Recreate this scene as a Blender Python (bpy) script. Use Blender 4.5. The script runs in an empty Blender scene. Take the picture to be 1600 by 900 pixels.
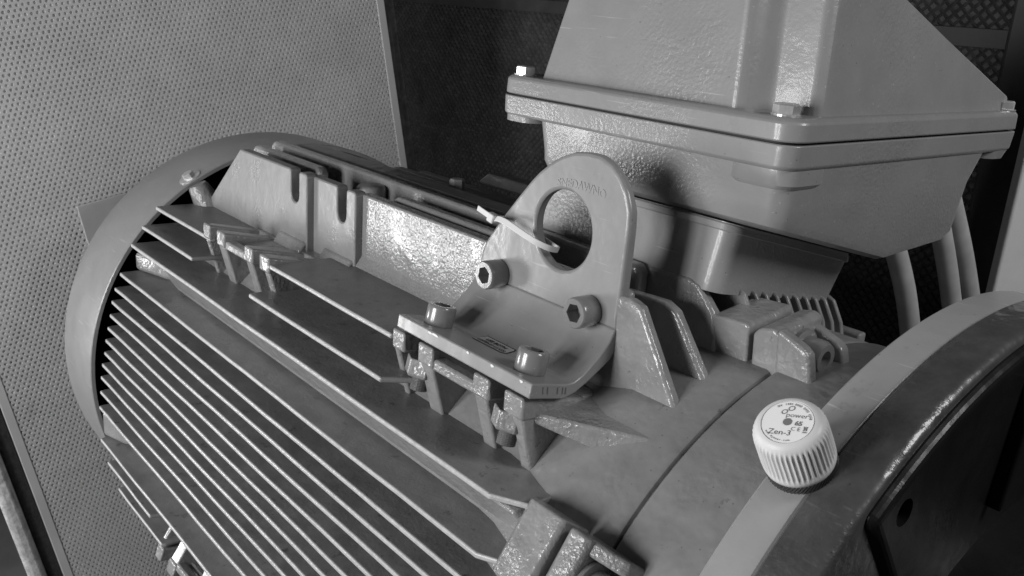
import bpy, bmesh, math, random
from mathutils import Vector, Matrix
random.seed(7)
S = 0.3                     # one motor-cowl radius in metres; all lengths below are in radii
scene = bpy.context.scene
COL = scene.collection
R = math.radians

# ------------------------------------------------------------------ camera
cam_data = bpy.data.cameras.new('camera')
cam_data.sensor_width = 36.0
cam_data.lens = 1430.0 / 1600.0 * 36.0
cam_data.clip_start = 0.01
cam_data.clip_end = 50
cam = bpy.data.objects.new('camera', cam_data)
COL.objects.link(cam)
rt = Vector((0.63710, 0.76761, 0.06988)); dn = Vector((0.27009, -0.13741, -0.95298)); fw = Vector((-0.72191, 0.62602, -0.29487))
m = Matrix.Identity(4)
for i in range(3):
    m[i][0] = rt[i]; m[i][1] = -dn[i]; m[i][2] = -fw[i]
CAM = Vector((0, -2.044, 1.705))
m.translation = CAM * S
cam.matrix_world = m
scene.camera = cam
cam_data.dof.use_dof = True
cam_data.dof.focus_distance = 2.25 * S
cam_data.dof.aperture_fstop = 32.0

# ------------------------------------------------------------------ world and lamps
world = bpy.data.worlds.new('World'); scene.world = world
world.use_nodes = True
bg = world.node_tree.nodes['Background']
bg.inputs[0].default_value = (1, 1, 1, 1); bg.inputs[1].default_value = 0.017

def area_lamp(name, loc, target, sx, sy, power):
    l = bpy.data.lights.new(name, 'AREA'); l.shape = 'RECTANGLE'
    l.size = sx * S; l.size_y = sy * S; l.energy = power
    o = bpy.data.objects.new(name, l); COL.objects.link(o)
    o.location = Vector(loc) * S
    o.rotation_euler = (Vector(target) - Vector(loc)).to_track_quat('-Z', 'Y').to_euler()
    return o
area_lamp('doorway_lamp', (-3.2, -6.0, 1.35), (-2.2, 0, 0.8), 1.0, 2.4, 14.5)
area_lamp('doorway_lamp', (-1.8, -6.2, 1.45), (-2.2, 0, 0.8), 1.0, 2.4, 14.5)
area_lamp('side_window_lamp', (-6.6, -3.6, -0.1), (-2.4, -.4, .9), 1.0, 1.4, 8.0)
area_lamp('aisle_lamp', (1.7, 0.7, 3.5), (-1.2, .8, 1.0), 1.2, 1.2, 6.8)

vs = scene.view_settings
vs.view_transform = 'Standard'; vs.look = 'None'; vs.gamma = 1.0; vs.exposure = 0.0; vs.use_curve_mapping = False

# ------------------------------------------------------------------ materials
MATS = {}
def mat(name, base, rough=0.4, metal=0.0, spec=0.5, coat=0.0, peel=None, dents=None, mottle=None, grime=None, patch=None, specks=None, scratch=0):
    """peel / dents: (noise scale per metre, bump strength, distance in metres); mottle: (scale, amount)"""
    if name in MATS: return MATS[name]
    M = bpy.data.materials.new(name); M.use_nodes = True
    nt = M.node_tree; N = nt.nodes; L = nt.links
    b = N['Principled BSDF']
    b.inputs['Base Color'].default_value = (base, base, base, 1)
    b.inputs['Roughness'].default_value = rough; b.inputs['Metallic'].default_value = metal
    b.inputs['Specular IOR Level'].default_value = spec
    b.inputs['Coat Weight'].default_value = coat; b.inputs['Coat Roughness'].default_value = 0.12
    tc = N.new('ShaderNodeTexCoord')
    last = None
    for k, p in (('d', dents), ('p', peel)):
        if not p: continue
        nz = N.new('ShaderNodeTexNoise'); nz.inputs['Scale'].default_value = p[0]
        nz.inputs['Detail'].default_value = 2.0 if k == 'd' else 3.0
        L.new(tc.outputs['Object'], nz.inputs['Vector'])
        bp = N.new('ShaderNodeBump'); bp.inputs['Strength'].default_value = p[1]; bp.inputs['Distance'].default_value = p[2]
        if k == 'p' and patch:      # brushed-on paint: the ripple comes and goes
            pn = N.new('ShaderNodeTexNoise'); pn.inputs['Scale'].default_value = patch[0]; pn.inputs['Detail'].default_value = 3
            L.new(tc.outputs['Object'], pn.inputs['Vector'])
            pr_ = N.new('ShaderNodeMapRange'); pr_.inputs['From Min'].default_value = patch[1]; pr_.inputs['From Max'].default_value = patch[1] + .16
            pr_.inputs['To Min'].default_value = p[1] * patch[2]; pr_.inputs['To Max'].default_value = p[1]
            L.new(pn.outputs['Fac'], pr_.inputs['Value']); L.new(pr_.outputs['Result'], bp.inputs['Strength'])
        L.new(nz.outputs['Fac'], bp.inputs['Height'])
        if last: L.new(last.outputs['Normal'], bp.inputs['Normal'])
        last = bp
    if last:
        L.new(last.outputs['Normal'], b.inputs['Normal']); L.new(last.outputs['Normal'], b.inputs['Coat Normal'])
    if mottle:
        nz = N.new('ShaderNodeTexNoise'); nz.inputs['Scale'].default_value = mottle[0]
        nz.inputs['Detail'].default_value = 8.0; nz.inputs['Roughness'].default_value = 0.65
        L.new(tc.outputs['Object'], nz.inputs['Vector'])
        mr = N.new('ShaderNodeMapRange'); mr.inputs['From Min'].default_value = 0.3; mr.inputs['From Max'].default_value = 0.7
        mr.inputs['To Min'].default_value = base * (1 - mottle[1]); mr.inputs['To Max'].default_value = base * (1 + mottle[1])
        L.new(nz.outputs['Fac'], mr.inputs['Value'])
        out = mr.outputs['Result']
        if grime:
            n2 = N.new('ShaderNodeTexNoise'); n2.inputs['Scale'].default_value = grime[0]; n2.inputs['Detail'].default_value = 6
            n2.inputs['Roughness'].default_value = 0.75
            L.new(tc.outputs['Object'], n2.inputs['Vector'])
            r2 = N.new('ShaderNodeMapRange'); r2.inputs['From Min'].default_value = grime[1]; r2.inputs['From Max'].default_value = grime[1] + 0.06
            r2.inputs['To Min'].default_value = 1.0; r2.inputs['To Max'].default_value = grime[2]
            L.new(n2.outputs['Fac'], r2.inputs['Value'])
            mu = N.new('ShaderNodeMath'); mu.operation = 'MULTIPLY'
            L.new(out, mu.inputs[0]); L.new(r2.outputs['Result'], mu.inputs[1]); out = mu.outputs[0]
        if scratch:                 # rub marks in a few directions
            for rot in ((.3, .2, .9), (1.1, .7, -.5)):
                mp = N.new('ShaderNodeMapping'); mp.inputs['Rotation'].default_value = rot; mp.inputs['Scale'].default_value = (14, 420, 420)
                L.new(tc.outputs['Object'], mp.inputs['Vector'])
                sn = N.new('ShaderNodeTexNoise'); sn.inputs['Scale'].default_value = 1.0; sn.inputs['Detail'].default_value = 2
                L.new(mp.outputs[0], sn.inputs['Vector'])
                s2 = N.new('ShaderNodeMapRange'); s2.inputs['From Min'].default_value = .70; s2.inputs['From Max'].default_value = .76
                s2.inputs['To Min'].default_value = 1.0; s2.inputs['To Max'].default_value = 1.0 + scratch
                L.new(sn.outputs['Fac'], s2.inputs['Value'])
                m4 = N.new('ShaderNodeMath'); m4.operation = 'MULTIPLY'; L.new(out, m4.inputs[0]); L.new(s2.outputs['Result'], m4.inputs[1]); out = m4.outputs[0]
        if specks:                  # dust grains and small chips
            vz = N.new('ShaderNodeTexVoronoi'); vz.inputs['Scale'].default_value = specks[0]
            L.new(tc.outputs['Object'], vz.inputs['Vector'])
            sr = N.new('ShaderNodeMapRange'); sr.inputs['From Min'].default_value = specks[1]; sr.inputs['From Max'].default_value = specks[1] + .05
            sr.inputs['To Min'].default_value = specks[2]; sr.inputs['To Max'].default_value = 1.0
            L.new(vz.outputs['Distance'], sr.inputs['Value'])
            sep = N.new('ShaderNodeSeparateColor'); L.new(vz.outputs['Color'], sep.inputs[0])
            gt = N.new('ShaderNodeMath'); gt.operation = 'GREATER_THAN'; gt.inputs[1].default_value = 0.80; L.new(sep.outputs[0], gt.inputs[0])
            mx = N.new('ShaderNodeMix'); mx.data_type = 'FLOAT'; mx.inputs[2].default_value = 1.0
            L.new(gt.outputs[0], mx.inputs[0]); L.new(sr.outputs['Result'], mx.inputs[3])
            m3 = N.new('ShaderNodeMath'); m3.operation = 'MULTIPLY'; L.new(out, m3.inputs[0]); L.new(mx.outputs[0], m3.inputs[1]); out = m3.outputs[0]
        cb = N.new('ShaderNodeCombineColor')
        for i in range(3): L.new(out, cb.inputs[i])
        L.new(cb.outputs[0], b.inputs['Base Color'])
        rr = N.new('ShaderNodeMapRange'); rr.inputs['To Min'].default_value = rough * 0.8; rr.inputs['To Max'].default_value = rough * 1.25
        L.new(nz.outputs['Fac'], rr.inputs['Value']); L.new(rr.outputs['Result'], b.inputs['Roughness'])
    MATS[name] = M
    return M

PAINT = 0.27
SP = (170, .07, .55)
CAST = mat('cast_paint', PAINT, 0.30, coat=0.6, peel=(330, 0.85, 0.0014), dents=(70, 0.5, 0.004), mottle=(45, 0.12), grime=(90, 0.62, 0.45), patch=(26, .44, .25), specks=SP)
PEEL = mat('orange_peel_paint', PAINT, 0.18, coat=1.0, peel=(370, 0.8, 0.0012), dents=(70, 0.3, 0.004), mottle=(45, 0.08), grime=(60, .66, .7), patch=(16, .34, .35), specks=SP)
CAST2 = mat('plate_paint', PAINT * .93, 0.42, coat=0.15, peel=(330, 0.8, 0.0013), dents=(60, 0.2, 0.004), mottle=(45, 0.06), grime=(60, .66, .7), patch=(22, .52, .08), specks=SP)
FINP = mat('fin_paint', PAINT * 0.80, 0.44, coat=0.08, peel=(380, 0.25, 0.0010), dents=(40, 0.25, 0.004), mottle=(25, 0.22), grime=(55, 0.60, 0.5), specks=SP)
FINEDGE_LIT = mat('fin_edge_lit', PAINT * 1.65, 0.40, coat=0.15, peel=(200, 0.4, 0.0014), mottle=(120, 0.16), grime=(160, 0.66, .6))  # fin paint made paler, with the light on the edges painted in
SMOOTH = mat('smooth_paint', PAINT * .95, 0.36, coat=0.25, peel=(160, 0.22, 0.001), dents=(35, 0.18, 0.004), mottle=(30, 0.07), grime=(50, 0.66, 0.75), patch=(20, .48, .2), specks=SP, scratch=.45)
BOXP = mat('box_paint', PAINT * .98, 0.40, coat=0.3, peel=(320, 0.8, 0.0010), dents=(26, 0.12, 0.005), mottle=(16, 0.08), grime=(30, .66, .8), patch=(9, .46, .12), specks=SP, scratch=.45)
SHIELD = mat('shield_paint', PAINT * 0.86, 0.42, coat=0.3, peel=(220, 0.55, 0.0012), dents=(50, 0.5, 0.004), mottle=(28, 0.12), grime=(65, 0.63, 0.6), patch=(18, .48, .2), specks=SP)
RIM = mat('rim_paint', PAINT * 1.22, 0.38, coat=0.15, peel=(60, 0.25, 0.002), dents=(25, 0.25, 0.004), mottle=(18, 0.07), grime=(16, 0.60, 0.80), specks=SP, scratch=.45)
BOLTP = mat('painted_bolt', PAINT * 0.75, 0.25, coat=0.6, peel=(200, 0.08, 0.001), mottle=(50, 0.06), scratch=.45)
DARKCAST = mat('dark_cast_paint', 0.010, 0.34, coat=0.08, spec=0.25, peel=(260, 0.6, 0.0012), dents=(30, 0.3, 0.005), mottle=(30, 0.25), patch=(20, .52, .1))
DARKRIM_LUGSHADE = mat('dark_rim_paint_lug_shade', 0.065, 0.36, coat=0.4, peel=(220, 0.8, 0.0014), dents=(45, 0.5, 0.004), mottle=(60, 0.22), patch=(20, .48, .2), specks=SP, scratch=.45)  # housing rim's own dark paint; also painted-in shade on the far lug
STEEL = mat('zinc_steel', 0.75, 0.34, metal=0.7, peel=(300, 0.15, 0.001), mottle=(80, 0.12))
BLACK = mat('black_void', 0.004, 0.9, spec=0.1)
PANEL = mat('panel_sheet', 0.55, 0.32, coat=0.3, mottle=(9, 0.10), grime=(14, .64, .85))
EDGEBAR = mat('edge_bar_paint', 0.07, 0.5, mottle=(70, 0.5), dents=(60, 0.4, 0.004))
PLATE = mat('plate_grey', 0.45, 0.5, mottle=(20, 0.08))
PANELBAR = mat('panel_bar', 0.15, 0.45, mottle=(40, 0.3), dents=(60, 0.3, 0.004))
FOAM = mat('dark_foam', 0.036, 0.6, mottle=(14, 0.35), peel=(300, 0.3, 0.001))
SEAL = mat('worn_seal', 0.06, 0.5, mottle=(120, 0.5), peel=(200, 0.6, 0.002))
RUBBER = mat('black_rubber', 0.02, 0.65, mottle=(60, 0.3))
BRIGHTBAR = mat('worn_bar', 0.8, 0.34, metal=0.3, mottle=(60, 0.35), peel=(150, 0.7, 0.002))
HOSE = mat('grey_hose', 0.5, 0.5, mottle=(30, 0.14))
POST = mat('white_post', 0.8, 0.45, mottle=(20, 0.05))
PILLAR = mat('dark_pillar', 0.035, 0.6, mottle=(30, 0.4))
CAPW = mat('cap_plastic', 0.72, 0.42, spec=0.4, mottle=(90, 0.03))
LABELW = mat('label_white', 0.92, 0.5)
INK = mat('label_ink', 0.09, 0.6)
INKL = mat('label_ink_light', 0.20, 0.6)
KNURL = mat('black_knurl', 0.03, 0.35)
TIE = mat('nylon_tie', 0.75, 0.4)
TAG = mat('tag_foil', 0.38, 0.4)
INKB = mat('tag_ink', 0.012, 0.5)
FLOOR = mat('floor_concrete', 0.12, 0.8, mottle=(6, 0.2))

# ------------------------------------------------------------------ helpers
def empty(name, loc=(0, 0, 0), parent=None):
    o = bpy.data.objects.new(name, None); COL.objects.link(o)
    o.location = Vector(loc) * S; o.empty_display_size = 0.02
    if parent: o.parent = parent
    return o

def obj(name, verts, faces, material, parent=None, bevel=0.0, seg=2, smooth=35, raw=False):
    me = bpy.data.meshes.new(name)
    me.from_pydata([tuple(Vector(v) * S) for v in verts] if not raw else verts, [], faces)
    bm = bmesh.new(); bm.from_mesh(me)
    bmesh.ops.recalc_face_normals(bm, faces=bm.faces)
    bm.to_mesh(me); bm.free()
    me.materials.append(material)
    o = bpy.data.objects.new(name, me); COL.objects.link(o)
    if parent:
        o.parent = parent
        o.matrix_parent_inverse = world_of(parent).inverted()
    if bevel:
        md = o.modifiers.new('bevel', 'BEVEL'); md.width = bevel * S; md.segments = seg
        md.limit_method = 'ANGLE'; md.angle_limit = R(28); md.harden_normals = False
        wn = o.modifiers.new('weighted', 'WEIGHTED_NORMAL'); wn.keep_sharp = True; wn.weight = 60
    if smooth:
        me.shade_smooth() if hasattr(me, 'shade_smooth') else None
        for p in me.polygons: p.use_smooth = True
        try:
            me.set_sharp_from_angle(angle=R(smooth))
        except Exception:
            pass
    return o

def world_of(o):
    mm = Matrix.Translation(o.location)
    p = o.parent
    if p is None: return mm @ Matrix.Identity(4)
    return mm if o.matrix_parent_inverse == Matrix.Identity(4) else mm if o.type != 'EMPTY' else mm

class B:
    """collects shapes, all in motor radii"""
    def __init__(s): s.v = []; s.f = []
    def add(s, v, f):
        n = len(s.v); s.v += [tuple(q) for q in v]; s.f += [[i + n for i in q] for q in f]
    def prism(s, poly, axis, lo, hi, fn=None):
        n = len(poly); v = []
        for h in (lo, hi):
            for a, b in poly:
                q = {'x': (h, a, b), 'y': (a, h, b), 'z': (a, b, h)}[axis]
                v.append(fn(q) if fn else q)
        f = [list(range(n)), list(range(2 * n - 1, n - 1, -1))] + [[i, (i + 1) % n, n + (i + 1) % n, n + i] for i in range(n)]
        s.add(v, f)
    def box(s, x0, x1, y0, y1, z0, z1, fn=None):
        s.prism([(x0, y0), (x1, y0), (x1, y1), (x0, y1)], 'z', z0, z1, fn)
    def lathe(s, prof, n=48, frame=None, closed=False, a0=0.0, a1=2 * math.pi):
        """prof: (along axis, radius); frame: (origin, axis, u, v)"""
        o, ax, u, w = frame or (Vector((0, 0, 0)), Vector((1, 0, 0)), Vector((0, 1, 0)), Vector((0, 0, 1)))
        full = abs(a1 - a0 - 2 * math.pi) < 1e-6
        m_ = n if full else n + 1
        v = []
        for t, r in prof:
            for i in range(m_):
                a = a0 + (a1 - a0) * i / n
                v.append(o + ax * t + (u * math.cos(a) + w * math.sin(a)) * r)
        f = []
        for k in range(len(prof) - 1):
            for i in range(n):
                j = (i + 1) % m_ if full else i + 1
                f.append([k * m_ + i, k * m_ + j, (k + 1) * m_ + j, (k + 1) * m_ + i])
        if closed and full:
            f.append(list(range(m_))[::-1]); f.append([(len(prof) - 1) * m_ + i for i in range(m_)])
        s.add(v, f)
    def tube(s, pts, r, n=14, caps=True):
        pts = [Vector(p) for p in pts]; rings = []
        up = Vector((0.3, 0.2, 0.9))
        for i, p in enumerate(pts):
            d = (pts[min(i + 1, len(pts) - 1)] - pts[max(i - 1, 0)]).normalized()
            u = d.cross(up).normalized(); w = d.cross(u)
            rr = r[i] if isinstance(r, (list, tuple)) else r
            rings.append([p + (u * math.cos(2 * math.pi * k / n) + w * math.sin(2 * math.pi * k / n)) * rr for k in range(n)])
        v = [q for g in rings for q in g]
        f = [[i * n + k, i * n + (k + 1) % n, (i + 1) * n + (k + 1) % n, (i + 1) * n + k] for i in range(len(pts) - 1) for k in range(n)]
        if caps: f += [list(range(n))[::-1], [(len(pts) - 1) * n + k for k in range(n)]]
        s.add(v, f)
    def build(s, name, material, parent=None, **k): return obj(name, s.v, s.f, material, parent, **k)

def frame_of(o, axis, hint=(1, 0, 0)):
    a = Vector(axis).normalized(); h = Vector(hint)
    if abs(h.normalized().dot(a)) > .99: h = Vector((0, 1, 0))
    u = (h - a * h.dot(a)).normalized()
    return (Vector(o), a, u, a.cross(u))

def spline(pts, n=8):
    pts = [Vector(p) for p in pts]; out = []
    for i in range(len(pts) - 1):
        p0 = pts[max(i - 1, 0)]; p1 = pts[i]; p2 = pts[i + 1]; p3 = pts[min(i + 2, len(pts) - 1)]
        for k in range(n):
            t = k / n
            out.append(0.5 * ((2 * p1) + (p2 - p0) * t + (2 * p0 - 5 * p1 + 4 * p2 - p3) * t * t + (3 * p1 - p0 - 3 * p2 + p3) * t ** 3))
    return out + [pts[-1]]

def tag(o, label, cat, group=None):
    o['label'] = label; o['category'] = cat
    if group: o['group'] = group
    return o
def structure(o): o['kind'] = 'structure'; return o

def text_faces(txt, size, bold=0.0, align='CENTER', extrude=0.0, shear=0.0):
    c = bpy.data.curves.new('lettering', 'FONT'); c.body = txt; c.size = size; c.align_x = align; c.align_y = 'CENTER'
    c.offset = bold; c.extrude = extrude; c.resolution_u = 3; c.shear = shear
    o = bpy.data.objects.new('lettering', c); COL.objects.link(o)
    bpy.context.view_layer.update()
    me = bpy.data.meshes.new_from_object(o.evaluated_get(bpy.context.evaluated_depsgraph_get()))
    v = [tuple(q.co) for q in me.vertices]; f = [list(p.vertices) for p in me.polygons]
    bpy.data.objects.remove(o); bpy.data.curves.remove(c); bpy.data.meshes.remove(me)
    return v, f

def hexagon(r, ph=0.0): return [(r * math.cos(ph + k * math.pi / 3), r * math.sin(ph + k * math.pi / 3)) for k in range(6)]

def hex_head(b, fr, r, h, ph=0.0):
    o, a, u, w = fr
    rings = [(0, r), (h * 0.86, r), (h, r * 0.86)]
    v = []
    for t, rr in rings:
        for x, y in hexagon(rr, ph): v.append(o + a * t + u * x + w * y)
    f = [[k * 6 + i, k * 6 + (i + 1) % 6, (k + 1) * 6 + (i + 1) % 6, (k + 1) * 6 + i] for k in range(2) for i in range(6)]
    f += [[5, 4, 3, 2, 1, 0], [12 + i for i in range(6)]]
    b.add(v, f)

def socket_head(fr, r, h, name, parent):
    """cap screw with a real hexagonal socket"""
    b = B(); o, a, u, w = fr; n = 36
    prof = [(0, r * 0.97), (0.004, r), (h - 0.009, r), (h - 0.003, r * 0.965), (h, r * 0.90)]
    v = []
    for t, rr in prof:
        for i in range(n):
            g = 2 * math.pi * i / n; v.append(o + a * t + (u * math.cos(g) + w * math.sin(g)) * rr)
    hexr = r * 0.60
    def hexpt(g):
        s = math.pi / 3; k = (g % s) - s / 2
        return hexr * math.cos(s / 2) / math.cos(k)
    for t in (h, h - 0.004, h - 0.038):
        for i in range(n):
            g = 2 * math.pi * i / n; rr = hexpt(g) * (1.06 if t == h else 1.0)
            v.append(o + a * t + (u * math.cos(g) + w * math.sin(g)) * rr)
    K = len(prof) + 3
    f = [[k * n + i, k * n + (i + 1) % n, (k + 1) * n + (i + 1) % n, (k + 1) * n + i] for k in range(K - 1) for i in range(n)]
    f += [[(K - 1) * n + i for i in range(n)], list(range(n))[::-1]]
    b.add(v, f)
    return b.build(name, BOLTP, parent, smooth=40)

# ------------------------------------------------------------------ the setting: floor, back wall
b = B(); b.box(-9, 3, -7, 3.5, -2.5, -2.4); structure(b.build('floor', FLOOR))

TA = R(11.7); CA, SA = math.cos(TA), math.sin(TA)
def pan(x, p, q): return (x, p * CA - q * SA, p * SA + q * CA)      # the enclosure's own upright axes

# ------------------------------------------------------------------ perforated panel behind the fan end
panel = empty('acoustic_panel', pan(-5.0, 0, -2.2))
tag(panel, 'grey perforated sheet metal panel standing behind the fan end of the motor', 'panel')
XP = -5.0; pitch = 0.0272; rowh = pitch * math.sqrt(3) / 2; hr = pitch * 0.325
v = []; f = []
P0, P1, Q0, Q1 = -1.245, 1.385, -2.2, 2.2
nr = int((Q1 - Q0) / rowh)
ro = pitch / math.sqrt(3)
for j in range(nr):
    q = Q0 + rowh * (j + 0.5)
    n_ = int((P1 - P0) / pitch) - 1
    for i in range(n_):
        p = P0 + pitch * (i + 0.75 + (0.5 if j % 2 else 0))
        x_, y_, z_ = pan(XP, p, q)
        # holes the motor body hides from every near viewpoint stay plain sheet
        base = len(v)
        jr = hr * random.uniform(0.93, 1.05); dd = 0.0095 * random.uniform(0.7, 1.25)
        cx, cy = random.uniform(-.0006, .0006), random.uniform(-.0006, .0006)
        for rr, x in ((ro, XP), (jr, XP), (jr * 0.84, XP - dd * 0.55), (jr * 0.45, XP - dd)):
            for k in range(6):
                a = math.pi / 6 + k * math.pi / 3
                if rr == ro: v.append(pan(x, p + rr * math.cos(a), q + rr * math.sin(a)))
                else: v.append(pan(x, p + cx + rr * math.cos(a), q + cy + rr * math.sin(a)))
        for g in range(3):
            for k in range(6):
                f.append([base + g * 6 + k, base + g * 6 + (k + 1) % 6, base + g * 6 + 6 + (k + 1) % 6, base + g * 6 + 6 + k])
        f.append([base + 18 + k for k in range(6)])
me = bpy.data.meshes.new('perforated_sheet')
me.from_pydata([(a * S, b_ * S, c * S) for a, b_, c in v], [], f)
me.materials.append(PANEL)
for p_ in me.polygons: p_.use_smooth = True
me.set_sharp_from_angle(angle=R(38))
sheet = bpy.data.objects.new('perforated_sheet', me); COL.objects.link(sheet); sheet.parent = panel
sheet.matrix_parent_inverse = Matrix.Translation(panel.location).inverted()
sheet['kind'] = 'stuff'
def panbox(b, x0, x1, p0, p1, q0, q1):
    b.prism([(p0, q0), (p1, q0), (p1, q1), (p0, q1)], 'x', x0, x1, lambda t: pan(*t))
b = B(); panbox(b, -5.03, XP + 0.003, 1.355, 1.408, Q0, Q1); b.build('border', PANEL, panel, bevel=.004)
b = B(); panbox(b, -5.03, XP + 0.003, -1.26, -1.212, Q0, Q1); b.build('border', PANEL, panel, bevel=.004)
b = B(); panbox(b, -5.06, XP - 0.012, 1.411, 1.448, Q0, Q1); panbox(b, -5.10, XP - 0.03, 1.451, 1.497, Q0, Q1); b.build('edge_bar', EDGEBAR, panel, bevel=.006)
b = B(); panbox(b, -5.06, XP - 0.01, -1.335, -1.262, Q0, Q1); b.build('edge_seal', SEAL, panel, bevel=.02)
b = B(); panbox(b, -5.05, XP + 0.03, -1.425, -1.337, Q0, Q1); b.build('edge_trim', BRIGHTBAR, panel, bevel=.03, seg=3)
b = B(); panbox(b, -4.995, -4.978, -.62, -.36, .10, .69); tag(b.build('backing_plate', PLATE, None, bevel=.004), 'plain grey rectangular plate on the perforated panel beside the cowl', 'plate')

# dark quilted wall behind
wall = empty('quilted_wall', (-4.2, 2.6, -2.2))
tag(wall, 'dark quilted sound absorbing wall behind the terminal box', 'wall')
v = []; f = []
wp = 0.056; YW = 2.5
def quilt(x0, x1, q0, q1):
    nx = int((x1 - x0) / wp); nq = int((q1 - q0) / wp)
    for i in range(nx):
        for j in range(nq):
            cx = x0 + wp * (i + .5); cq = q0 + wp * (j + .5)
            for sx, sq in ((0, 0), (1, 1)):
                ax_, aq = cx + sx * wp / 2, cq + sq * wp / 2
                bb = len(v); h = wp / 2
                for dx, dq in ((-h, 0), (0, -h), (h, 0), (0, h)): v.append((ax_ + dx, YW, aq + dq))
                for dx, dq in ((-h, 0), (0, -h), (h, 0), (0, h)): v.append((ax_ + dx * .55, YW - .009 * random.uniform(.6, 1.2), aq + dq * .55))
                for k in range(4): f.append([bb + k, bb + (k + 1) % 4, bb + 4 + (k + 1) % 4, bb + 4 + k])
                f.append([bb + 4, bb + 5, bb + 6, bb + 7])
quilt(-7.2, -1.0, -0.4, 1.69)
quilt(-7.2, -1.0, 1.73, 2.3)
o = obj('quilted_lining', v, f, FOAM, wall, smooth=0); o['kind'] = 'stuff'
b = B(); b.box(-7.6, 0.5, 2.51, 2.6, -2.4, 2.6); b.build('backing', BLACK, wall)
b = B(); b.box(-7.2, -1.0, 2.478, 2.505, 1.665, 1.755); b.build('seam_strip', FOAM, wall, bevel=.004)
b = B(); b.box(-7.6, -7.5, 1.0, 2.5, -2.4, 2.6); structure(b.build('wall_recess', BLACK))

# ------------------------------------------------------------------ things at the right, behind the flange
def hose(pts, r, label):
    b = B(); b.tube(spline(pts, 20), r, 20)
    return tag(b.build('cable', HOSE, None, smooth=60), label, 'cable', 'grey cables hanging behind the terminal box')
hose([(-1.40, 1.02, 1.30), (-1.4, 1.345, .94), (-1.4, 1.64, .55)], .036, 'rightmost grey cable running down behind the terminal box')
hose([(-1.40, .99, 1.22), (-1.4, 1.24, .90), (-1.4, 1.47, .55)], .035, 'grey cable just left of the rightmost one, behind the box')
hose([(-1.40, .70, 1.16), (-1.4, .95, .86), (-1.4, 1.18, .46)], .035, 'darker grey cable alone under the box, nearest the neck')
b = B(); b.box(-2.12, -2.02, .95, 1.03, -2.4, 1.15); tag(b.build('support_bar', PILLAR, None, bevel=.01), 'narrow dark upright bar behind the terminal box neck', 'bar', 'dark upright bars')
b = B(); b.box(-1.93, -1.86, 1.15, 1.23, -2.4, 1.15); tag(b.build('support_bar', PILLAR, None, bevel=.01), 'thin dark upright bar beside the lone cable', 'bar', 'dark upright bars')
b = B(); b.prism([(-1.44, 1.79), (-1.08, 2.15), (-1.13, 2.20), (-1.49, 1.84)], 'z', -2.4, 1.9)
tag(b.build('door_post', POST, None, bevel=.012, seg=3), 'pale smooth upright post at the right edge behind the flange', 'post')
b = B(); b.prism([(-1.55, 2.12), (-1.75, 2.12), (-1.75, 2.4), (-1.55, 2.4)], 'z', -2.4, 2.4)
tag(b.build('wall_pillar', PILLAR, None, bevel=.02), 'dark brown-grey upright pillar against the quilted wall', 'pillar')

# ------------------------------------------------------------------ the motor
motor = empty('electric_motor', (-2.4, 0, -1.1))
tag(motor, 'large grey painted finned electric motor with terminal box and lifting bracket', 'motor')
def part(b, name, material, **k): return b.build(name, material, motor, **k)

# frame and end shield
FR = 0.885
b = B(); b.lathe([(-3.95, .5), (-3.95, FR - .06), (-3.9, FR - .03), (-3.6, FR), (-1.44, FR), (-1.44, .5)], 96); part(b, 'frame_body', SHIELD)
b = B()
b.lathe([(-1.62, .6), (-1.62, .880), (-1.50, .893), (-1.43, .912), (-1.38, .924), (-1.158, .925), (-1.150, .921), (-1.146, .911), (-1.138, .911), (-1.134, .926), (-1.126, .930), (-.80, .930), (-.80, .5)], 160)
part(b, 'end_shield', SHIELD, smooth=30)
b = B()
b.lathe([(-.812, .8), (-.812, 1.157), (-.806, 1.163), (-.728, 1.165), (-.722, 1.160), (-.722, .8)], 200)
part(b, 'flange', RIM, smooth=30)

# side fins: (y, z) of the outer edge
FT = 0.0085
def side_fin(y, z, x0, x1, depth=0.30, end=None, material=FINP, t=FT):
    b = B()
    poly = [(x0 + .015, y + depth), (x0, y + .02), (x0 + .004, y)]
    if end: poly += [(x1 - end[0], y), (x1, y + end[1]), (x1, y + depth)]
    else: poly += [(x1 - .01, y), (x1, y + .015), (x1, y + depth)]
    # slightly wavy casting edge
    pts = poly[:3]; xa, xb = poly[2][0], poly[3][0]; ns = max(2, int((xb - xa) / .11))
    rr = random.Random(int(z * 1000) + int(x0 * 100)); ph = rr.uniform(0, 6)
    for i in range(1, ns): pts.append((xa + (xb - xa) * i / ns, y + .0012 * math.sin(i * .8 + ph) + rr.uniform(-.0006, .0006)))
    pts += poly[3:]
    b.prism(pts, 'z', z - t, z + t)
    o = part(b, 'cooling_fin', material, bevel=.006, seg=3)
    o.data.materials.append(FINEDGE_LIT)          # paler outer edge: the light it catches is put into the colour
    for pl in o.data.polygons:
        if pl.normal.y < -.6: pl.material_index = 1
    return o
XE = -3.945
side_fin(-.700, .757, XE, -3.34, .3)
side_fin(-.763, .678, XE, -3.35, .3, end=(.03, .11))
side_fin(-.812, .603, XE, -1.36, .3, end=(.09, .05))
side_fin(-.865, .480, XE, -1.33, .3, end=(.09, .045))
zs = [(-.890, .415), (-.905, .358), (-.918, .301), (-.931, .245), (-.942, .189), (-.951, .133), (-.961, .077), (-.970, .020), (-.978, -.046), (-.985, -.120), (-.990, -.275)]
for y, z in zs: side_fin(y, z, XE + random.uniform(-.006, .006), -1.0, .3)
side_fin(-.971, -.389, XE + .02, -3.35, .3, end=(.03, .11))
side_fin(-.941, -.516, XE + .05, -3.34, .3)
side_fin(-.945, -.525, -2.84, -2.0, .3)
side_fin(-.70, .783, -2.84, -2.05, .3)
side_fin(-.763, .680, -2.87, -1.95, .3, end=(.06, .09))
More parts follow.
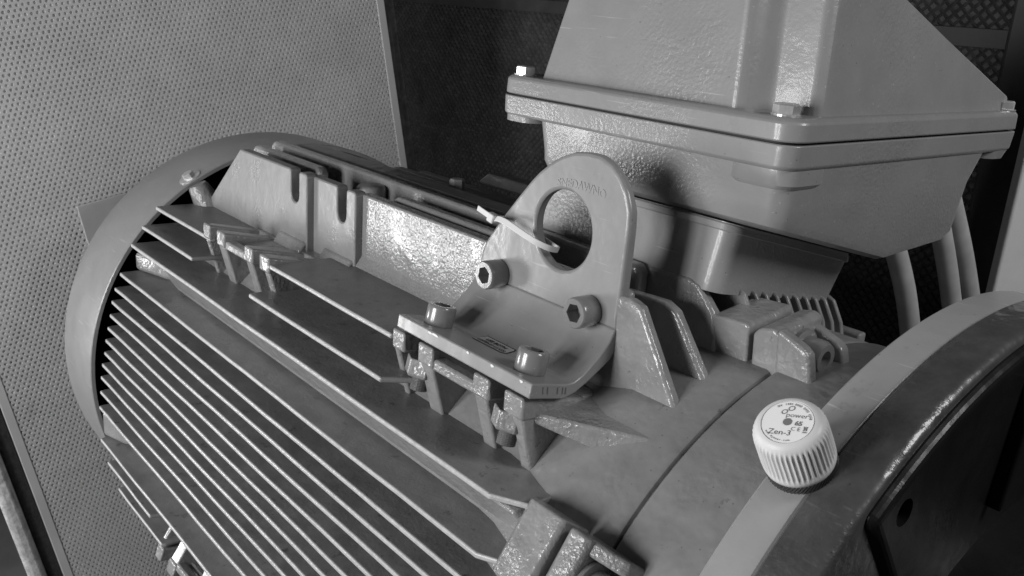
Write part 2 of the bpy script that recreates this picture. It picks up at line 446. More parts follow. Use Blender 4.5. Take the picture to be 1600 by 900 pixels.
# bosses at the fan end between the wide fins
def lug_block(x0, x1, y0, y1, z0, z1, name, material=CAST, bevel=.02):
    b = B(); b.box(x0, x1, y0, y1, z0, z1); return part(b, name, material, bevel=bevel, seg=3)
b = B(); b.prism([(XE, -.80), (XE, -.62), (-3.55, -.62), (-3.74, -.74)], 'z', .49, .575); part(b, 'cowl_boss', CAST, bevel=.02, seg=3)
b = B(); b.lathe([(-.16, .085), (-.08, .055), (-.02, .045), (-.01, .038)], 24, frame_of((-3.93, -.52, .86), (-.15, -.4, .9)), closed=True); part(b, 'cowl_boss', CAST, smooth=50)
b = B(); b.prism([(-3.955, -.975), (-3.955, -.80), (-3.6, -.80), (-3.82, -.93)], 'z', -.265, -.14); part(b, 'cowl_boss', CAST, bevel=.02, seg=3)

# fillet under fin 3 running into the drive-end block
b = B(); b.prism([(-.80, .595), (-.70, .595), (-.70, .50), (-.745, .50)], 'x', -3.6, -1.37); part(b, 'fillet', CAST, bevel=.012)

# top wall of plates
def slotted(x0, x1, y0, t, z0, z1, slot=None, skew=0.0, round_=.012):
    b = B()
    pts = [(x0, z0), (x0 + skew, z1 - .01), (x0 + skew + .012, z1)]
    if slot:
        sx0, sx1, sz = slot; c = (sx0 + sx1) / 2; r = (sx1 - sx0) / 2
        pts += [(sx0 - .006, z1), (sx0, z1 - .01)]
        for k in range(9):
            a = math.pi + math.pi * k / 8; pts.append((c + r * math.cos(a), sz + r + r * math.sin(a)))
        pts += [(sx1, z1 - .01), (sx1 + .006, z1)]
    pts += [(x1 - .008, z1), (x1, z1 - .01), (x1, z0)]
    b.prism(pts, 'y', y0, y0 + t)
    return b
ZB = .755
part(slotted(-3.93, -2.985, -.48, .045, ZB, 1.066, (-3.11, -3.045, .945), skew=.36), 'slotted_plate', CAST2, bevel=.008, seg=2)
part(slotted(-3.05, -2.69, -.45, .045, ZB, 1.055, (-2.815, -2.752, .93)), 'slotted_plate', CAST2, bevel=.008, seg=2)
part(slotted(-2.72, -1.45, -.42, .045, ZB, 1.046, None), 'side_wall', PEEL, bevel=.012, seg=3)
# foot fillets of the wall
b = B(); b.prism([(-.50, .765), (-.40, .765), (-.40, .86), (-.425, .82), (-.45, .785)], 'x', -2.7, -2.0); part(b, 'fillet', PEEL, bevel=.004)
b = B(); b.prism([(-.515, .765), (-.46, .765), (-.46, .81), (-.485, .81)], 'x', -3.20, -2.99); part(b, 'fillet', PEEL, bevel=.008)
b = B(); b.prism([(-.485, .765), (-.43, .765), (-.43, .81), (-.455, .81)], 'x', -2.90, -2.70); part(b, 'fillet', PEEL, bevel=.008)
def top_fin(y, x0, x1, z1, z0=.6, t=.022, skew=.06, material=PEEL):
    b = B()
    b.prism([(x0, z0), (x0, z1 - .12), (x0 + skew, z1 - .012), (x0 + skew + .02, z1), (x1 - .02, z1), (x1, z1 - .02), (x1, z0)], 'y', y - t, y + t)
    return part(b, 'top_fin', material, bevel=.014, seg=3)
top_fin(-.345, -3.74, -3.10, 1.062)
top_fin(-.335, -2.66, -1.95, 1.055)
top_fin(-.235, -3.79, -1.55, 1.068)
top_fin(-.10, -3.79, -1.75, 1.052, t=.05, material=SHIELD)
top_fin(.05, -3.75, -1.75, 1.0, t=.05, material=SHIELD)
for y in (.22, .36, .5): top_fin(y, -3.75, -1.75, 1.0 - .2 * y, t=.03, material=SHIELD)
b = B(); b.lathe([(.75, .055), (1.035, .055), (1.045, .045)], 20, frame_of((-2.83, -.30, 0), (0, 0, 1)), closed=True); part(b, 'web_boss', SHIELD, smooth=50)
# small bracket and bolt on the far side of the frame top
b = B(); hex_head(b, frame_of((-2.78, .05, 1.0), (0, 0, 1)), .030, .055); part(b, 'far_bolt', STEEL, smooth=20)
b = B(); b.prism([(-2.76, 1.04), (-2.70, 1.085), (-2.3, 1.085), (-2.3, 1.04)], 'y', .13, .20); part(b, 'far_lug', DARKRIM_LUGSHADE, bevel=.008)  # lug is motor paint in shade; the dark material paints that shade in

# lifting pads (two sets of slotted prongs on ribs)
def lifting_pad(off, mirror=False):
    am = R(8.8); dm = Vector((0, -math.cos(am), math.sin(am)))
    def mir(q):
        q = Vector(q); c = Vector((0, q.y, q.z)); c = dm * (2 * c.dot(dm)) - c
        return (q.x, c.y - .035, c.z - .02)
    root = empty('lifting_pad', (-1.75 + off, -.6, .75), motor)
    root.location = (Vector((-1.75 + off, -.6, .75)) - Vector((-2.4, 0, -1.1))) * S
    inv = Matrix.Translation(Vector((-1.75 + off, -.6, .75)) * S).inverted()
    def add(b, name, material, **k):
        if mirror: b.v = [mir(q) for q in b.v]
        o = b.build(name, material, None, **k); o.parent = root; o.matrix_parent_inverse = inv; return o
    pr = [(-2.045, -1.985), (-1.918, -1.848), (-1.672, -1.605), (-1.548, -1.474)]
    for k, (a, c) in enumerate(pr):
        b = B()
        sl = (lambda t: (t[0], t[1], t[2] - .22 * (t[1] + .70) * (1 if t[2] > .78 else .5)))
        b.box(a + off, c + off, -.705, -.46, .757, .817, sl)
        add(b, 'prong', CAST, bevel=.008)
        b = B()
        w = .016
        ra, rc = ((a + .002, a + .028), (a + .004, c - .004), (a + .002, c - .012), (c - .045, c - .004))[k]
        b.prism([(-.700, .762), (-.655, .60), (-.50, .60), (-.50, .762)], 'x', ra + off, rc + off)
        add(b, 'rib', CAST, bevel=.007)
    b = B(); b.box(-1.86 + off, -1.66 + off, -.698, -.655, .752, .785); add(b, 'web', CAST, bevel=.008)
    b = B(); b.box(-2.04 + off, -1.48 + off, -.50, -.44, .74, .775); add(b, 'bridge', CAST, bevel=.008)
    if off:
        b = B(); b.box(-1.86 + off, -1.66 + off, -.64, -.44, .75, .770); add(b, 'bridge', CAST, bevel=.008)
    return root
lifting_pad(0.0)
lifting_pad(-1.357)
lifting_pad(-1.357, True)
# arm rib from the pad to the end shield
b = B(); b.prism([(-1.49, -.664), (-1.47, -.658), (-1.232, -.521), (-1.22, -.44), (-1.49, -.44)], 'z', .745, .768, lambda t: (t[0], t[1], t[2] if t[2] > .75 else t[2] - .26 * (t[0] + 1.49))); part(b, 'arm_rib', CAST, bevel=.007)
# sloping ribs between wall and end shield
def slope_rib(y, pts, t=.016, material=CAST):
    b = B(); b.prism(pts, 'y', y, y + 2 * t); return part(b, 'sloping_rib', material, bevel=.009, seg=3)
slope_rib(-.43, [(-1.60, .78), (-1.60, 1.03), (-1.42, 1.04), (-1.385, 1.03), (-1.24, .812), (-1.24, .78)])
slope_rib(-.325, [(-1.60, .80), (-1.60, 1.015), (-1.40, 1.025), (-1.362, 1.01), (-1.245, .862), (-1.245, .80)])
slope_rib(-.215, [(-1.75, .80), (-1.75, 1.055), (-1.42, 1.066), (-1.385, 1.055), (-1.325, .995), (-1.30, .85)])

# bolted bosses joining frame and end shield
def boss(theta, hi, lo, hb=0.092):
    n = Vector((0, -math.sin(theta), math.cos(theta))); t = Vector((0, -math.cos(theta), -math.sin(theta)))
    fn = lambda q: tuple(Vector((q[0], 0, 0)) + n * q[2] + t * q[1])
    root = empty('joint_boss', (0, 0, 0), motor)
    base = Vector((-1.2, 0, 0)) + n * .93
    root.location = (base - Vector((-2.4, 0, -1.1))) * S
    inv = Matrix.Translation(base * S).inverted()
    def add(b, nm, material, **k):
        o = b.build(nm, material, None, **k); o.parent = root; o.matrix_parent_inverse = inv; return o
    b = B(); b.prism([(-1.45, .86), (-1.345, 1.00), (-1.33, 1.012), (-1.228, 1.02), (-1.218, 1.01), (-1.218, .86)], 'y', -hb, hb, fn); add(b, 'frame_block', CAST, bevel=.006, seg=3)
    b = B(); b.prism([(-1.208, .86), (-1.208, 1.0), (-1.19, 1.02), (-1.15, 1.03), (-1.13, 1.02), (-1.13, .86)], 'y', -hb * .97, hb * .97, fn); add(b, 'shield_block', CAST, bevel=.008, seg=3)
    for s0, s1, dz in ((hb * .97 - .034, hb * .97, hi), (-hb * .97, -hb * .97 + .034, lo)):
        b = B(); b.prism([(-1.14, .86), (-1.14, 1.032 + dz), (-1.07, 1.006 + dz), (-1.052, .992 + dz), (-1.034, .88), (-1.034, .86)], 'y', s0, s1, fn); add(b, 'cheek', CAST, bevel=.008, seg=3)
    b = B()
    fr = frame_of(fn((-1.13, 0, .955)), (1, 0, 0), tuple(n))
    b.lathe([(0, .056), (.012, .056), (.016, .050)], 28, fr, closed=True)
    b.lathe([(.012, .042), (.06, .042), (.072, .036), (.072, .020), (.05, .018)], 28, fr, closed=True)
    add(b, 'bolt', BOLTP, smooth=40)
    return root
boss(R(7.0), 0, -.03)
boss(R(55.5), 0, -.02)

# fins under the terminal box neck, seen end-on
for k in range(10):
    y = -.10 + .05 * k
    zt = 1.05 - .2 * (y + .1)
    b = B(); b.prism([(-1.75, zt - .2), (-1.75, zt), (-1.345, zt), (-1.32, zt - .012), (-1.285, zt - .07), (-1.25, zt - .2)], 'y', y - .007, y + .007)
    part(b, 'end_fin', SHIELD, bevel=.005)
b = B(); b.box(-1.75, -1.25, .40, .44, .70, .855); part(b, 'end_fin', SHIELD, bevel=.008)

# fan cowl
b = B()
b.lathe([(-3.97, .985), (-3.97, 1.0), (-3.974, 1.003), (-4.38, 1.0), (-4.42, .985), (-4.45, .93), (-4.45, .0)], 160)
b.lathe([(-3.972, .985), (-4.40, .97)], 160)
cowl = part(b, 'fan_cowl', SMOOTH, smooth=30)
b = B(); b.lathe([(-4.30, .0), (-4.30, .96)], 64); part(b, 'cowl_grille', BLACK)
b = B()
th = R(30.6); nrm = Vector((0, -math.sin(th), math.cos(th)))
fr = frame_of(Vector((-4.03, 0, 0)) + nrm * 1.0, nrm)
b.lathe([(0, .05), (.006, .05), (.008, .04)], 24, fr, closed=True); hex_head(b, (fr[0] + nrm * .006, fr[1], fr[2], fr[3]), .028, .022)
o = b.build('cowl_screw', STEEL, None, smooth=25); o.parent = cowl

# ------------------------------------------------------------------ terminal box
box = empty('terminal_box', (0, 0, 0), motor)
BO = Vector((-1.65, .3, 1.2)); box.location = (BO - Vector((-2.4, 0, -1.1))) * S
BINV = Matrix.Translation(BO * S).inverted()
def bpart(b, name, material, **k):
    o = b.build(name, material, None, **k); o.parent = box; o.matrix_parent_inverse = BINV; return o

def rrect(x0, x1, y0, y1, r, n=6):
    pts = []
    for cx, cy, a0 in ((x1 - r, y1 - r, 0), (x0 + r, y1 - r, 90), (x0 + r, y0 + r, 180), (x1 - r, y0 + r, 270)):
        for k in range(n + 1):
            a = R(a0 + 90 * k / n); pts.append((cx + r * math.cos(a), cy + r * math.sin(a)))
    return pts
def loft(b, rings, cap0=True, cap1=True):
    n = len(rings[0]); v = [q for g in rings for q in g]
    f = [[k * n + i, k * n + (i + 1) % n, (k + 1) * n + (i + 1) % n, (k + 1) * n + i] for k in range(len(rings) - 1) for i in range(n)]
    if cap0: f.append(list(range(n))[::-1])
    if cap1: f.append([(len(rings) - 1) * n + i for i in range(n)])
    b.add(v, f)
def ring(x0, x1, y0, y1, r, zf, n=6, mid=None):
    pts = rrect(x0, x1, y0, y1, r, n)
    if mid is not None: pts = pts[:2 * (n + 1)] + [(x0, mid)] + pts[2 * (n + 1):] + [(x1, mid)]
    return [(x, y, zf(x, y) if callable(zf) else zf) for x, y in pts]
# base flange
FX0, FX1, FY0, FY1 = -2.19, -1.152, -.252, .945
b = B(); loft(b, [ring(FX0 + .01, FX1 - .012, FY0 + .008, FY1 - .02, .045, 1.388), ring(FX0, FX1 - .004, FY0 + .002, FY1 - .004, .045, 1.396), ring(FX0, FX1, FY0, FY1, .045, 1.4475)])
bpart(b, 'base_flange', BOXP, bevel=.004, smooth=40)
b = B(); loft(b, [ring(FX0 + .012, FX1 - .012, FY0 + .012, FY1 - .012, .06, 1.446), ring(FX0 + .012, FX1 - .012, FY0 + .012, FY1 - .012, .06, 1.4545)]); bpart(b, 'gasket', RUBBER)
b = B(); loft(b, [ring(FX0 - .002, FX1 + .003, FY0 - .003, FY1 + .003, .06, 1.4535), ring(FX0 - .001, FX1 + .002, FY0 - .001, FY1 + .002, .06, 1.497), ring(FX0 + .010, FX1 - .008, FY0 + .010, FY1 - .008, .055, 1.507)])
bpart(b, 'lid_flange', BOXP, bevel=.004, smooth=40)
# base body, sloping underneath
bot = lambda x, y: 1.236 - .250 * (y + .2) if y < .34 else 1.1035 + .05 * (y - .33)
rings = []
for z, ix, iy0, iy1, r in ((1.40, 0, 0, 0, .05), (1.30, .012, .012, .045, .05)):
    rings.append(ring(-2.045 + ix, -1.165 - ix, -.232 + iy0, .80 - iy1, r, z, mid=.33))
rings.append(ring(-2.028, -1.180, -.217, .715, .042, lambda x, y: bot(x, y) + .034, mid=.33))
rings.append(ring(-2.018, -1.190, -.208, .69, .045, lambda x, y: bot(x, y) + .010, mid=.33))
rings.append(ring(-1.995, -1.213, -.186, .66, .05, lambda x, y: bot(x, y), mid=.33))
b = B(); loft(b, rings[::-1]); bpart(b, 'base', BOXP, smooth=28)
# corner pads on the base
b = B(); loft(b, [ring(-1.345, -1.160, -.238, -.06, .05, 1.388), ring(-1.345, -1.160, -.238, -.06, .05, 1.352), ring(-1.335, -1.17, -.232, -.07, .05, 1.342)]); bpart(b, 'corner_pad', BOXP, smooth=40)
b = B(); loft(b, [ring(-2.185, -2.05, -.246, -.06, .05, 1.39), ring(-2.185, -2.05, -.246, -.06, .05, 1.372)]); bpart(b, 'corner_pad', BOXP, smooth=40)
b = B(); loft(b, [ring(-1.30, -1.158, .80, .935, .05, 1.39), ring(-1.30, -1.165, .80, .925, .05, 1.365)]); bpart(b, 'corner_pad', BOXP, smooth=40)
# lid: front wall upright with a recessed corner, back sloping down
def lidring(z, inset, yback):
    x0, x1, y0 = -2.06 + inset, -1.185 - inset * .35, -.205 + inset * .4
    nx, ny = .155, .075          # corner recess for the bolt
    p = [(x0, y0)]
    for q in ((x1 - nx - .03, y0), (x1 - nx - .006, y0 + .012), (x1 - nx + .004, y0 + .04), (x1 - nx + .012, y0 + ny - .02), (x1 - nx + .035, y0 + ny), (x1 - .03, y0 + ny + .008), (x1 - .006, y0 + ny + .022), (x1, y0 + ny + .05)): p.append(q)
    p += [(x1, yback), (x0, yback)]
    return [(x, y, z) for x, y in p]
rings = []
for z in (1.500, 1.545, 1.70, 1.95, 2.10):
    i = (z - 1.5) * .26
    yb = .905 - max(0, (z - 1.545)) * (.905 - .238) / (1.786 - 1.545)
    rings.append(lidring(z, i, max(yb, -.01)) if z < 1.8 else None)
rings = [r for r in rings if r]
zt = 1.84; rings.append(lidring(zt, (zt - 1.5) * .26, .10))
b = B(); loft(b, rings, cap0=False); bpart(b, 'lid', BOXP, bevel=.012, seg=3, smooth=40)
for k, (x, y) in enumerate(((-2.13, -.205), (-1.222, -.195), (-1.19, .885), (-2.10, .885))):
    b = B(); fr = frame_of((x, y, 1.507), (0, 0, 1), (math.cos(k * 1.3 + .3), math.sin(k * 1.3 + .3), 0))
    hex_head(b, fr, .031, .028); b.lathe([(0, .034), (.004, .034)], 20, fr, closed=True); bpart(b, 'lid_bolt', STEEL, smooth=15)
# neck
b = B()
def neckring(t, r=.045):
    pts = []
    for x, y in rrect(-2.05, -1.315 - .02 * t, -.19 - .02 * t, .41 - .05 * t, r):
        ztop = 1.232 - .255 * (y + .19) + .01; zbot = 1.045 - .19 * (y + .2)
        pts.append((x, y, ztop + (zbot - ztop) * t))
    return pts
loft(b, [neckring(1.0), neckring(.5), neckring(.07)]); bpart(b, 'neck', BOXP, smooth=45)
b = B()
pts0 = [(x, y, 1.232 - .255 * (y + .19) - .006) for x, y in rrect(-2.06, -1.317, -.197, .412, .045)]
pts1 = [(x, y, z - .022) for x, y, z in pts0]
loft(b, [pts1, pts0]); bpart(b, 'neck_flange', BOXP, bevel=.004, smooth=40)

# ------------------------------------------------------------------ lifting bracket
br = empty('lifting_bracket', (0, 0, 0), motor)
BRO = Vector((-1.74, -.55, .84)); br.location = (BRO - Vector((-2.4, 0, -1.1))) * S
RINV = Matrix.Translation(BRO * S).inverted()
def rpart(b, name, material, **k):
    o = b.build(name, material, None, **k); o.parent = br; o.matrix_parent_inverse = RINV; return o
X0, X1 = -2.022, -1.453
front = [(-.700, .864), (-.585, .8375), (-.560, .838), (-.530, .852), (-.499, .876), (-.470, .900), (-.448, .922), (-.434, .952)]
back = [(-.394, .952), (-.402, .925), (-.442, .872), (-.480, .848), (-.515, .827), (-.555, .808), (-.594, .800), (-.706, .826)]
b = B(); b.prism(front + back, 'x', X0, X1)
# upright with its hole: rings from outline to hole, at both faces
hc = (-1.682, 1.153); hrad = .1065
out = [(-2.010, .952), (-2.011, .99), (-2.004, 1.02), (-1.992, 1.051), (-1.955, 1.10), (-1.917, 1.149), (-1.872, 1.203), (-1.825, 1.257), (-1.795, 1.287), (-1.755, 1.318), (-1.715, 1.342), (-1.668, 1.360), (-1.620, 1.367), (-1.575, 1.366), (-1.535, 1.352), (-1.500, 1.325), (-1.473, 1.29), (-1.456, 1.25), (-1.452, 1.21), (-1.452, 1.11), (-1.4525, 1.03), (-1.453, .952), (-1.55, .952), (-1.65, .952), (-1.75, .952), (-1.85, .952), (-1.93, .952)]
def resample(poly, n):
    # by direction from the hole centre
    res = []
    for k in range(n):
        a = 2 * math.pi * k / n; d = (math.cos(a), math.sin(a)); best = None
        for i in range(len(poly)):
            (ax, ay), (bx, by) = poly[i], poly[(i + 1) % len(poly)]
            ex, ey = bx - ax, by - ay; det = d[0] * -ey + d[1] * ex
            if abs(det) < 1e-12: continue
            wx, wy = ax - hc[0], ay - hc[1]
            t = (wx * -ey + wy * ex) / det; u = (d[0] * wy - d[1] * wx) / det
            if t > 0 and -1e-6 <= u <= 1 + 1e-6 and (best is None or t > best): best = t
        res.append((hc[0] + d[0] * best, hc[1] + d[1] * best))
    return res
NR = 96
o1 = resample(out, NR)
# keep true corners
for cx, cz in ((-2.010, .952), (-1.453, .952)):
    k = min(range(NR), key=lambda i: (o1[i][0] - cx) ** 2 + (o1[i][1] - cz) ** 2); o1[k] = (cx, cz)
hole = [(hc[0] + hrad * math.cos(2 * math.pi * k / NR), hc[1] + hrad * math.sin(2 * math.pi * k / NR)) for k in range(NR)]
hole2 = [(hc[0] + (hrad + .005) * math.cos(2 * math.pi * k / NR), hc[1] + (hrad + .005) * math.sin(2 * math.pi * k / NR)) for k in range(NR)]
def inset(poly, d):
    r_ = []
    n = len(poly)
    for i, (x, z) in enumerate(poly):
        if z < .955: r_.append((x, z)); continue
        ax, az = poly[i - 1]; bx, bz = poly[(i + 1) % n]
        tx, tz = bx - ax, bz - az; l = math.hypot(tx, tz) or 1
        r_.append((x - tz / l * d, z + tx / l * d))
    return r_
o0 = inset(o1, .006)
yf = lambda z: -.434 + (z - .952) * .03
yk = lambda z: -.394 + (z - .952) * .004
rings = [[(x, yf(z) + .006, z) for x, z in hole], [(x, yf(z), z) for x, z in hole2], [(x, yf(z), z) for x, z in o0], [(x, yf(z) + .006, z) for x, z in o1],
         [(x, yk(z) - .006, z) for x, z in o1], [(x, yk(z), z) for x, z in o0], [(x, yk(z), z) for x, z in hole2], [(x, yk(z) - .006, z) for x, z in hole]]
rings.append(rings[0])
loft(b, rings, False, False)
rpart(b, 'plate', SMOOTH, bevel=.004, smooth=32)
# base bolts and their nuts
nb = Vector((0, .222, .975))
for x in (-1.932, -1.545):
    p = Vector((x, -.628, .848))
    b = socket_head(frame_of(p, nb, (.8, .6, 0)), .0405, .056, 'base_bolt', None); b.parent = br; b.matrix_parent_inverse = RINV
    q = Vector((x - .006, -.662, .752))
    b = B(); hex_head(b, frame_of(q, -nb, (.05, -1, 0)), .053, .052); rpart(b, 'nut', CAST, smooth=15, bevel=.003)
    b = B(); fr = frame_of(q, -nb)
    prof = []
    for k in range(22): prof.append((.045 + k * .0022, .0255 if k % 2 else .0225))
    b.lathe(prof, 20, fr, closed=True); rpart(b, 'bolt_thread', BOLTP, smooth=0)
# bare-metal chips along the front edge of the plate
rc = random.Random(3)
b = B()
for cx, w in ((-1.868, .012), (-1.845, .018), (-1.70, .006), (-1.60, .008), (-1.49, .007)):
    n_ = 7; vv = []
    for k in range(n_):
        a = 2 * math.pi * k / n_; vv.append((cx + w * math.cos(a) * rc.uniform(.6, 1.1), -.7022, .8575 + .0045 * math.sin(a) * rc.uniform(.5, 1.1)))
    b = B(); b.add(vv, [list(range(n_))]); rpart(b, 'paint_chip', POST, smooth=0)
# upright bolts
ny = Vector((0, -1, .03)).normalized()
for x, sp in ((-1.912, .4), (-1.545, .15)):
    p = Vector((x, -.4345, .975)); b = socket_head(frame_of(p, ny, (math.cos(sp), 0, math.sin(sp))), .041, .060, 'upright_bolt', None); b.parent = br; b.matrix_parent_inverse = RINV
# label on the base plate
def base_frame(x, y, lift=.0012):
    return Vector((x, y, .864 - .231 * (y + .70) + lift * 1.03))
ex = Vector((1, 0, 0)); ey = Vector((0, .975, -.222)); en = nb
def front_z(y):
    for (a, za), (c, zc) in zip(front, front[1:]):
        if a <= y <= c: return za + (zc - za) * (y - a) / (c - a)
    return front[0][1]
LCX, LCY = -1.749, -.577
def lab(x, d, lift): return Vector((LCX + x, LCY + d, front_z(LCY + d) + lift))
def labpoly(b, hw, hh, chx, lift):
    rows = 8; v = []
    for k in range(rows + 1):
        d = -hh + 2 * hh * k / rows
        l = -hw + max(0, d - (hh - chx)); r_ = hw - max(0, -hh + chx - d)
        v += [lab(l, d, lift), lab(r_, d, lift)]
    b.add(v, [[2 * k, 2 * k + 1, 2 * k + 3, 2 * k + 2] for k in range(rows)])
b = B(); labpoly(b, .066, .0235, .010, .0010); rpart(b, 'label', INKB, smooth=0)
b = B(); labpoly(b, .063, .0210, .009, .0018); rpart(b, 'label', TAG, smooth=0)
b = B()
for txt, dy in (('USE BOTH', .0085), ('LIFTING LUGS', -.0095)):
    tv, tf = text_faces(txt, .0170, .0006)
    b.add([lab(x * 1.05, y + dy, .0025) for x, y, _ in tv], tf)
rpart(b, 'label_lettering', INKB, smooth=0)
# raised maker's lettering above the hole
b = B()
tv, tf = text_faces('SNEDAWNO', .031, .0004, extrude=.0006)
b.add([(-1.630 + x, yf(1.282) - .0004 - z, 1.280 + y - .9 * x * x) for x, y, z in tv], tf)
rpart(b, 'raised_lettering', SMOOTH, smooth=0)
# stamped marks on the bracket's end
b = B()
for dy in (-.665, -.650, -.617, -.600, -.590): b.box(X1 - .001, X1 + .0015, dy, dy + .0035, .864 - .231 * (dy + .70) - .026, .864 - .231 * (dy + .70) - .008)
rpart(b, 'stamped_mark', BOLTP, smooth=0)

# ------------------------------------------------------------------ cable tie through the lifting eye
b = B()
path = [(-1.94, -.445, 1.126), (-1.905, -.462, 1.138), (-1.86, -.468, 1.138), (-1.80, -.470, 1.126), (-1.750, -.458, 1.110), (-1.722, -.432, 1.096), (-1.725, -.395, 1.086), (-1.765, -.376, 1.085), (-1.85, -.372, 1.10), (-1.93, -.378, 1.117), (-1.957, -.405, 1.122), (-1.94, -.445, 1.126)]
sp = spline(path, 6)
n_ = len(sp); v = []; f = []
for i, p in enumerate(sp):
    d = (sp[min(i + 1, n_ - 1)] - sp[max(i - 1, 0)]).normalized()
    ctr = Vector((-1.84, -.42, 1.11)); outw = (p - ctr); outw = (outw - d * outw.dot(d)).normalized(); sd = d.cross(outw).normalized()
    for a, c in ((-.0082, -.0022), (.0082, -.0022), (.0082, .0022), (-.0082, .0022)): v.append(p + sd * a + outw * c)
for i in range(n_ - 1):
    for k in range(4): f.append([i * 4 + k, i * 4 + (k + 1) % 4, i * 4 + 4 + (k + 1) % 4, i * 4 + 4 + k])
tie = empty('cable_tie', (-1.93, -.43, 1.14))
tag(tie, 'white nylon cable tie looped through the lifting eye', 'cable tie')
def tpart(o):
    o.parent = tie; o.matrix_parent_inverse = Matrix.Translation(tie.location).inverted(); return o
tpart(obj('strap', v, f, TIE, None, smooth=50, bevel=.0015))
hd = Vector((-1.936, -.458, 1.134)); dx = Vector((-.93, -.16, .30)).normalized(); fr = frame_of(hd, dx, (0, -1, 0))
def orient_box(b, fr, a0, a1, hu, hw):
    o, a, u, w = fr
    v = [o + a * t + u * s1 * hu + w * s2 * hw for t in (a0, a1) for s1, s2 in ((-1, -1), (1, -1), (1, 1), (-1, 1))]
    b.add(v, [[0, 1, 2, 3], [7, 6, 5, 4]] + [[i, (i + 1) % 4, 4 + (i + 1) % 4, 4 + i] for i in range(4)])
b = B(); orient_box(b, fr, -.012, .012, .010, .0135); tpart(b.build('lock_head', TIE, None, bevel=.004))
b = B(); orient_box(b, fr, .010, .058, .0022, .0080); tpart(b.build('tail', TIE, None, bevel=.001))

# ------------------------------------------------------------------ vibration sensor on the flange rim
th = R(34.9); nrm = Vector((0, -math.sin(th), math.cos(th)))
so = Vector((-.764, 0, 0)) + nrm * 1.165
sen = empty('vibration_sensor', so)
tag(sen, 'white ribbed round sensor cap with printed label on the flange rim', 'sensor')
def spart(o):
    o.parent = sen; o.matrix_parent_inverse = Matrix.Translation(sen.location).inverted(); return o
fr = frame_of(so, nrm, (1, 0, 0)); so_, na, nu, nw = fr[0], fr[1], fr[2] * .955, fr[3] * .955
b = B(); b.lathe([(-.002, .030), (.008, .030), (.008, .050), (.012, .052)], 40, fr); spart(b.build('magnet_foot', STEEL, None, smooth=30))
# knurled ring
n_ = 120; v = []; f = []
levels = [(.006, .057)] + [(.008 + k * .0044, .0660) for k in range(5)] + [(.030, .058)]
for li, (t, r) in enumerate(levels):
    for i in range(n_):
        rr = r + (.0016 if (0 < li < len(levels) - 1 and (i + li) % 2) else 0)
        a = 2 * math.pi * i / n_; v.append(so_ + na * t + (nu * math.cos(a) + nw * math.sin(a)) * rr)
for k in range(len(levels) - 1):
    for i in range(n_): f.append([k * n_ + i, k * n_ + (i + 1) % n_, (k + 1) * n_ + (i + 1) % n_, (k + 1) * n_ + i])
spart(obj('knurled_ring', v, f, KNURL, None, smooth=0))
# ribbed cap
NRIB = 46; n_ = NRIB * 8; v = []; f = []
CH = .131
prof = [(.025, .0630, 0), (.028, .0672, 0), (.036, .0680, 0), (.043, .0678, .3), (.050, .0676, 1), (.102, .0666, 1), (.110, .0658, 1), (.115, .0643, .4), (.118, .0628, 0), (.1225, .0598, 0), (.1265, .0560, 0), (CH - .002, .0510, 0), (CH - .001, .0475, 0), (CH - .003, .0468, 0)]
for t, r, k in prof:
    for i in range(n_):
        a = 2 * math.pi * i / n_
        s_ = math.cos(a * NRIB)
        rr = r + k * .0020 * (max(-.45, s_) - .5) 
        v.append(so_ + na * t + (nu * math.cos(a) + nw * math.sin(a)) * rr)
for k in range(len(prof) - 1):
    for i in range(n_): f.append([k * n_ + i, k * n_ + (i + 1) % n_, (k + 1) * n_ + (i + 1) % n_, (k + 1) * n_ + i])
f.append([(len(prof) - 1) * n_ + i for i in range(n_)])
spart(obj('cap', v, f, CAPW, None, smooth=50))
# printed label
LT = CH - .0022
lu = (Vector((1, 0, 0)) * 1.0); lu = (lu - na * lu.dot(na)).normalized()
ang = R(20.0)
lw = na.cross(lu)
LX = lu * math.cos(ang) + lw * math.sin(ang); LY = na.cross(LX)
lo = so_ + na * LT
def LP(x, y, h=0.0): return lo + LX * (x * .875) + LY * (y * .875) + na * h
LRR = .0500
v = [LP(LRR * math.cos(2 * math.pi * i / 72), LRR * math.sin(2 * math.pi * i / 72), .0004) for i in range(72)]
label = spart(obj('label', v, [list(range(72))], LABELW, None, smooth=0))
def lettering(name, txt, size, x, y, material, bold=0.0, sx=1.0):
    tv, tf = text_faces(txt, size, bold)
    o = obj(name, [LP(x + a * sx, y + c, .0009) for a, c, _ in tv], tf, material, None, smooth=0)
    o.parent = label; o.matrix_parent_inverse = Matrix.Translation(sen.location).inverted() @ Matrix.Identity(4)
    o.matrix_parent_inverse = Matrix.Translation(sen.location).inverted() if False else Matrix.Identity(4)
    return o
def arc_text(txt, size, rad, a_mid, span, material, inside=False):
    b = B(); n = len(txt)
    for i, ch in enumerate(txt):
        if ch == ' ': continue
        a = a_mid + (span * (.5 - i / (n - 1)) if not inside else span * (i / (n - 1) - .5))
        tv, tf = text_faces(ch, size, .0001)
        rx = -math.sin(a) if not inside else math.sin(a) * -1
        up = (math.cos(a), math.sin(a)); rg = (math.sin(a), -math.cos(a))
        if inside: up = (-up[0], -up[1]); rg = (-rg[0], -rg[1])
        b.add([LP(rad * math.cos(a) + rg[0] * x + up[0] * y, rad * math.sin(a) + rg[1] * x + up[1] * y, .0009) for x, y, _ in tv], tf)
    o = obj('arc_lettering', b.v, b.f, material, None, smooth=0); o.parent = label; o.matrix_parent_inverse = Matrix.Identity(4); return o
lettering('lettering', 'power', .0150, .0150, .0165, INKL, sx=1.1)
lettering('lettering', 'Zen-3', .0175, -.0095, -.0265, INK, sx=1.05)
